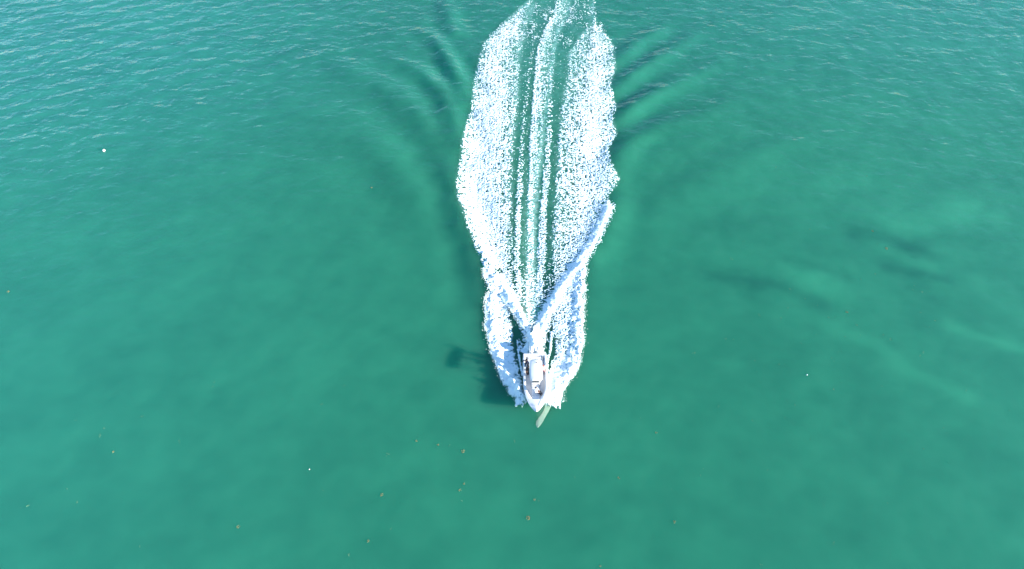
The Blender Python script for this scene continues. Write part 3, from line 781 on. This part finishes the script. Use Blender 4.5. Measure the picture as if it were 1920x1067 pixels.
def person(J, loc, rz, label, shirt, trousers, hair, sleeves='short', shorts=False, cap=False):
    """J: joints in the person's own space (metres, facing +y). Keys pelvis chest neck head, and per side shoulder elbow wrist, hip knee ankle toe"""
    p = bpy.data.objects.new('person', None); C.objects.link(p); p.location = loc; p.rotation_euler = (0, 0, rz)
    p['label'] = label; p['category'] = 'person'; p['group'] = 'people aboard the motorboat'
    V = {k: Vector(v) for k, v in J.items()}
    bm = bmesh.new()
    limb(bm, V['pelvis'], V['chest'], .125, .14); limb(bm, V['shoulder_l'] , V['shoulder_r'], .06, .06)
    limb(bm, V['hip_l'], V['hip_r'], .105, .105); limb(bm, V['chest'], V['neck'], .10, .055); limb(bm, V['neck'], V['head'], .052, .052)
    hd = V['head']; ball(bm, hd + Vector((0, .0, .06)), .095, 3, (.86, 1.0, 1.22))
    ball(bm, hd + Vector((0, .045, -.02)), .055, 2, (.9, .9, .8))
    limb(bm, hd + Vector((0, .09, .07)), hd + Vector((0, .115, .035)), .010, .016)     # nose
    for sx in (-1, 1):
        ball(bm, hd + Vector((sx * .083, -.005, .05)), .022, 2, (.5, .8, 1.3))         # ears
        ball(bm, hd + Vector((sx * .032, .088, .075)), .011, 2)                          # eyes
    limb(bm, hd + Vector((-.022, .092, -.003)), hd + Vector((.022, .092, -.003)), .008, .008)
    for s in ('l', 'r'):
        sh, el, wr = V['shoulder_' + s], V['elbow_' + s], V['wrist_' + s]
        limb(bm, sh, el, .052, .042); limb(bm, el, wr, .040, .027)
        d = (wr - el).normalized(); side = d.cross(Vector((0, 0, 1))); side = side if side.length > .2 else Vector((1, 0, 0)); side.normalize(); nrm = side.cross(d).normalized()
        palm = wr + d * .05
        limb(bm, palm - side * .024, palm + side * .024, .020, .020); limb(bm, wr, palm + d * .03, .025, .024)
        for k, (o_, ln) in enumerate(((-.033, .066), (-.011, .076), (.011, .080), (.033, .070))):
            a = palm + d * .035 + side * o_; b = a + d * ln * .55 - nrm * .006 + side * o_ * .18; c2 = b + d * ln * .45 - nrm * .02 + side * o_ * .1
            limb(bm, a, b, .0095, .009); limb(bm, b, c2, .009, .0075)
        sg = -1 if s == 'l' else 1
        a = palm - d * .02 + side * .026 * sg; b = a + side * .03 * sg + d * .03; limb(bm, a, b, .012, .010); limb(bm, b, b + d * .028 + side * .006 * sg, .010, .008)
        hp, kn, an, to = V['hip_' + s], V['knee_' + s], V['ankle_' + s], V['toe_' + s]
        limb(bm, hp, kn, .082, .056); limb(bm, kn, an, .056, .036); limb(bm, an - Vector((0, 0, .03)), to, .040, .034)
    remeshed('body', bm, .0095, SKIN, p)
    bm = bmesh.new()
    limb(bm, V['pelvis'] + (V['chest'] - V['pelvis']) * .05, V['chest'], .142, .155); limb(bm, V['shoulder_l'], V['shoulder_r'], .075, .075); limb(bm, V['chest'], V['neck'] - (V['neck'] - V['chest']) * .35, .11, .08)
    for s in ('l', 'r'):
        sh, el, wr = V['shoulder_' + s], V['elbow_' + s], V['wrist_' + s]
        if sleeves == 'long': limb(bm, sh, el, .068, .056); limb(bm, el, wr, .054, .038)
        else: limb(bm, sh, sh + (el - sh) * .65, .07, .062)
    remeshed('shirt', bm, .014, shirt, p)
    bm = bmesh.new(); limb(bm, V['hip_l'], V['hip_r'], .125, .125); limb(bm, V['pelvis'], V['pelvis'] + (V['chest'] - V['pelvis']) * .15, .132, .13)
    for s in ('l', 'r'):
        hp, kn, an = V['hip_' + s], V['knee_' + s], V['ankle_' + s]
        if shorts: limb(bm, hp, hp + (kn - hp) * .8, .098, .085)
        else: limb(bm, hp, kn, .098, .072); limb(bm, kn, an + (kn - an) * .1, .070, .052)
    remeshed('shorts' if shorts else 'trousers', bm, .014, trousers, p)
    bm = bmesh.new(); ball(bm, hd + Vector((0, -.018, .085)), .105, 3, (.90, 1.0, 1.08)); ball(bm, hd + Vector((0, -.05, .03)), .082, 3, (.95, .8, 1.1))
    if cap: limb(bm, hd + Vector((-.05, .10, .115)), hd + Vector((.05, .10, .115)), .022, .022); limb(bm, hd + Vector((-.035, .15, .10)), hd + Vector((.035, .15, .10)), .018, .018)
    remeshed('cap' if cap else 'hair', bm, .012, hair, p)
    return p
def standing(lean=0.0, arms='down', yaw=0):
    J = dict(pelvis=(0, 0, .95), chest=(0, .02 + lean * .5, 1.27), neck=(0, .03 + lean * .9, 1.47), head=(0, .05 + lean, 1.56))
    for s, x in (('l', -1), ('r', 1)):
        J['shoulder_' + s] = (x * .17, .02 + lean * .8, 1.42); J['hip_' + s] = (x * .09, 0, .92)
        J['knee_' + s] = (x * .12, .05, .50); J['ankle_' + s] = (x * .14, .0, .09); J['toe_' + s] = (x * .16, .15, .04)
        if arms == 'down': J['elbow_' + s] = (x * .25, .0 + lean * .6, 1.14); J['wrist_' + s] = (x * .25, .12 + lean * .6, .93)
        if arms == 'hold': J['elbow_' + s] = (x * .27, .12 + lean * .7, 1.17); J['wrist_' + s] = (x * .18, .36 + lean * .6, 1.18)
        if arms == 'brace': J['elbow_' + s] = (x * .32, .05 + lean * .7, 1.20); J['wrist_' + s] = (x * .42, .20 + lean * .6, 1.02)
    return J
floor_w = lambda Yl: boat.location.z + FZ * math.cos(R(3)) + Yl * math.sin(R(3)) + .01
def boat_pt(xl, Yl, zl): return boat.matrix_basis @ Vector((xl, Yl, zl))
# seated passenger on the bow seat: faces the boat's port side, legs over the cushion's edge
J = dict(pelvis=(0, 0, .12), chest=(0, -.05, .42), neck=(0, -.03, .62), head=(0, .0, .71))
for s, x in (('l', -1), ('r', 1)):
    J['shoulder_' + s] = (x * .17, -.05, .57); J['hip_' + s] = (x * .09, .02, .11)
    J['elbow_' + s] = (x * .27, .02, .33); J['wrist_' + s] = (x * .14, .24, .26)
    J['knee_' + s] = (x * .11, .44, .13); J['ankle_' + s] = (x * .10, .62, -.24); J['toe_' + s] = (x * .11, .76, -.30)
bp_ = boat_pt(-.02, 1.10, .965)
person(J, bp_ - Vector((.0, 0, .01)), R(-110), 'person in white shirt and black trousers sitting on the bow cushion', WSHIRT, BLACKC, HAIR, 'long')
bp_ = boat_pt(.86, -2.35, FZ + .01)
person(standing(.16, 'brace'), bp_, R(150), 'person dressed in black standing at the rear corner of the cockpit, left in the photo', NAVY, BLACKC, HAIR, 'long')
bp_ = boat_pt(.66, -1.45, FZ + .01)
person(standing(.05, 'hold'), bp_, R(170), 'person in dark clothes half under the left edge of the hardtop', BLACKC, BLACKC, HAIR, 'long')
bp_ = boat_pt(-.80, -1.50, FZ + .01)
person(standing(.02, 'down'), bp_, R(185), 'person with reddish cap, white shirt and pink shorts on the right side of the hardtop', WSHIRT, PINK, REDHAIR, shorts=True, cap=True)
# duffel bag on the floor
bm = bmesh.new(); limb(bm, (0, -.28, .14), (0, .28, .14), .14, .14)
bag = bpy.data.objects.new('duffel_bag', None); C.objects.link(bag); bag.location = boat_pt(.80, -1.72, FZ + .02); bag.rotation_euler = (0, 0, .2)
bag['label'] = 'dark grey bag lying on the cockpit floor beside the standing people'; bag['category'] = 'bag'
remeshed('bag_body', bm, .02, DGREY, bag)
bm = bmesh.new()
for sx in (-.06, .06): tube(bm, [(sx, -.14, .24), (sx, -.1, .32), (sx, .1, .32), (sx, .14, .24)], .012, 6)
link_bm('handle', bm, BLACKP, bag, True)

# ------------------------------------------------------------------ floats and weed
BUOY = mat('white_float_plastic', (.85, .85, .83), .4)
ROPE = mat('wet_rope', (.12, .10, .07), .8)
def wz(x, y): return float(water_height(np.array([x]), np.array([y]))[0])
def buoy(px, py, r, label):
    x, y = G(px, py)
    e = bpy.data.objects.new('buoy', None); C.objects.link(e); e.location = (x, y, wz(x, y)); e.rotation_euler = (.15, .1, .6)
    e['label'] = label; e['category'] = 'buoy'; e['group'] = 'small white floats on the water'
    bm = bmesh.new(); ball(bm, (0, 0, r * .25), r, 3, (1, 1, .95)); link_bm('float_ball', bm, BUOY, e, True)
    bm = bmesh.new(); bmesh.ops.create_cone(bm, cap_ends=True, segments=12, radius1=r * .28, radius2=r * .2, depth=r * .3, matrix=Matrix.Translation((0, 0, r * 1.25))); link_bm('eyelet', bm, BUOY, e, True)
    bm = bmesh.new(); tube(bm, [(r * .1, 0, r * 1.35), (r * .9, .05, r * .9), (r * 1.5, .1, .02), (r * 2.4, .1, -.02)], r * .07, 5); link_bm('rope', bm, ROPE, e, True)
buoy(195, 283, .18, 'round white buoy floating alone at the upper left of the sea')
buoy(1513, 703, .065, 'tiny white float in the green water right of the boat')
buoy(580, 880, .05, 'tiny white float in the open water at the lower left of the boat')

WEED = mat('brown_sargassum', (.17, .15, .06), .8, noise=.35, nscale=8)
WEED_PALE = mat('pale_weed', (.12, .20, .10), .8, noise=.25, nscale=8)
def weed_bm(x, y, size, n, rnd, bm):
    for _ in range(n):
        a = rnd.uniform(0, 6.28); rr = size * rnd.random() ** .6
        cx0, cy0 = x + rr * math.cos(a), y + rr * math.sin(a)
        l = size * rnd.uniform(.25, .6); t = rnd.uniform(0, 6.28); wd = l * rnd.uniform(.12, .3); z0 = wz(cx0, cy0) + .012
        d = Vector((math.cos(t), math.sin(t), 0)); s = Vector((-d.y, d.x, 0)); c0 = Vector((cx0, cy0, z0))
        p0, p1, p2, p3 = c0 - d * l, c0 + s * wd + Vector((0, 0, .03)), c0 + d * l, c0 - s * wd + Vector((0, 0, .02))
        q = [bm.verts.new(v) for v in (p0, p3, p2, p1)]; top_ = bm.verts.new(c0 + Vector((0, 0, .05)))
        bm.faces.new((q[0], q[1], top_)); bm.faces.new((q[1], q[2], top_)); bm.faces.new((q[2], q[3], top_)); bm.faces.new((q[3], q[0], top_)); bm.faces.new(q[::-1])
CL = [  # px, py, size, label
    (868,846,.20,'brown seaweed clump just below and left of the bow, rightmost of three in a row'),
    (821,834,.14,'small brown seaweed clump, middle of the three left of the bow'),
    (781,827,.13,'small brown seaweed clump, leftmost of the three left of the bow'),
    (990,971,.24,'largest tan seaweed clump, alone below the boat near the bottom edge'),
    (862,919,.15,'dark brown seaweed clump between the bow and the bottom edge'),
    (870,907,.12,'tiny brown seaweed clump directly above a darker one'),
    (1002,937,.13,'small brown seaweed clump between the bow and the largest tan clump'),
    (1160,896,.13,'brown seaweed clump at the lower right of the boat'),
    (1264,979,.16,'tan seaweed streak near the bottom edge, lower right of the boat'),
    (1230,811,.13,'pale seaweed clump to the right of the bow'),
    (1125,1062,.12,'brown seaweed clump cut by the bottom edge of the picture'),
    (716,928,.16,'loose brown seaweed patch lower left of the boat'),
    (447,988,.17,'brown seaweed clump near the bottom edge, far left'),
    (212,848,.13,'thin brown seaweed wisp in the open water on the left side'),
    (1662,466,.20,'brown seaweed clump over the dark streak at the right'),
    (1636,433,.16,'pale seaweed clump at the start of the dark streak at the right'),
    (1588,585,.20,'sparse brown seaweed patch right of centre'),
    (690,1015,.14,'faint seaweed wisps close to the bottom edge, left of the boat'),
    (16,547,.18,'brown seaweed clump near the left edge of the picture'),
    (696,352,.16,'small brown seaweed clump left of the wake'),
]
for i, (px, py, sz, lb) in enumerate(CL):
    x, y = G(px, py); bm = bmesh.new(); rnd = random.Random(100 + i)
    weed_bm(x, y, sz * .85, int(10 + sz * 60), rnd, bm)
    o = link_bm('seaweed_clump', bm, WEED if i % 4 else WEED, None)
    o['label'] = lb; o['category'] = 'seaweed'; o['group'] = 'seaweed clumps drifting on the sea'
bm = bmesh.new(); rnd = random.Random(9)
for _ in range(110):
    if rnd.random() < .55: px, py = rnd.gauss(1560, 150), rnd.gauss(600, 110)
    else: px, py = rnd.uniform(20, 1900), rnd.uniform(700, 1060)
    if 850 < px < 1110 and py < 810: continue
    x, y = G(px, py); weed_bm(x, y, rnd.uniform(.05, .17), rnd.randint(2, 6), rnd, bm)
o = link_bm('seaweed_flecks', bm, WEED_PALE); o['kind'] = 'stuff'; o['label'] = 'tiny pale flecks of drifting weed scattered over the water'
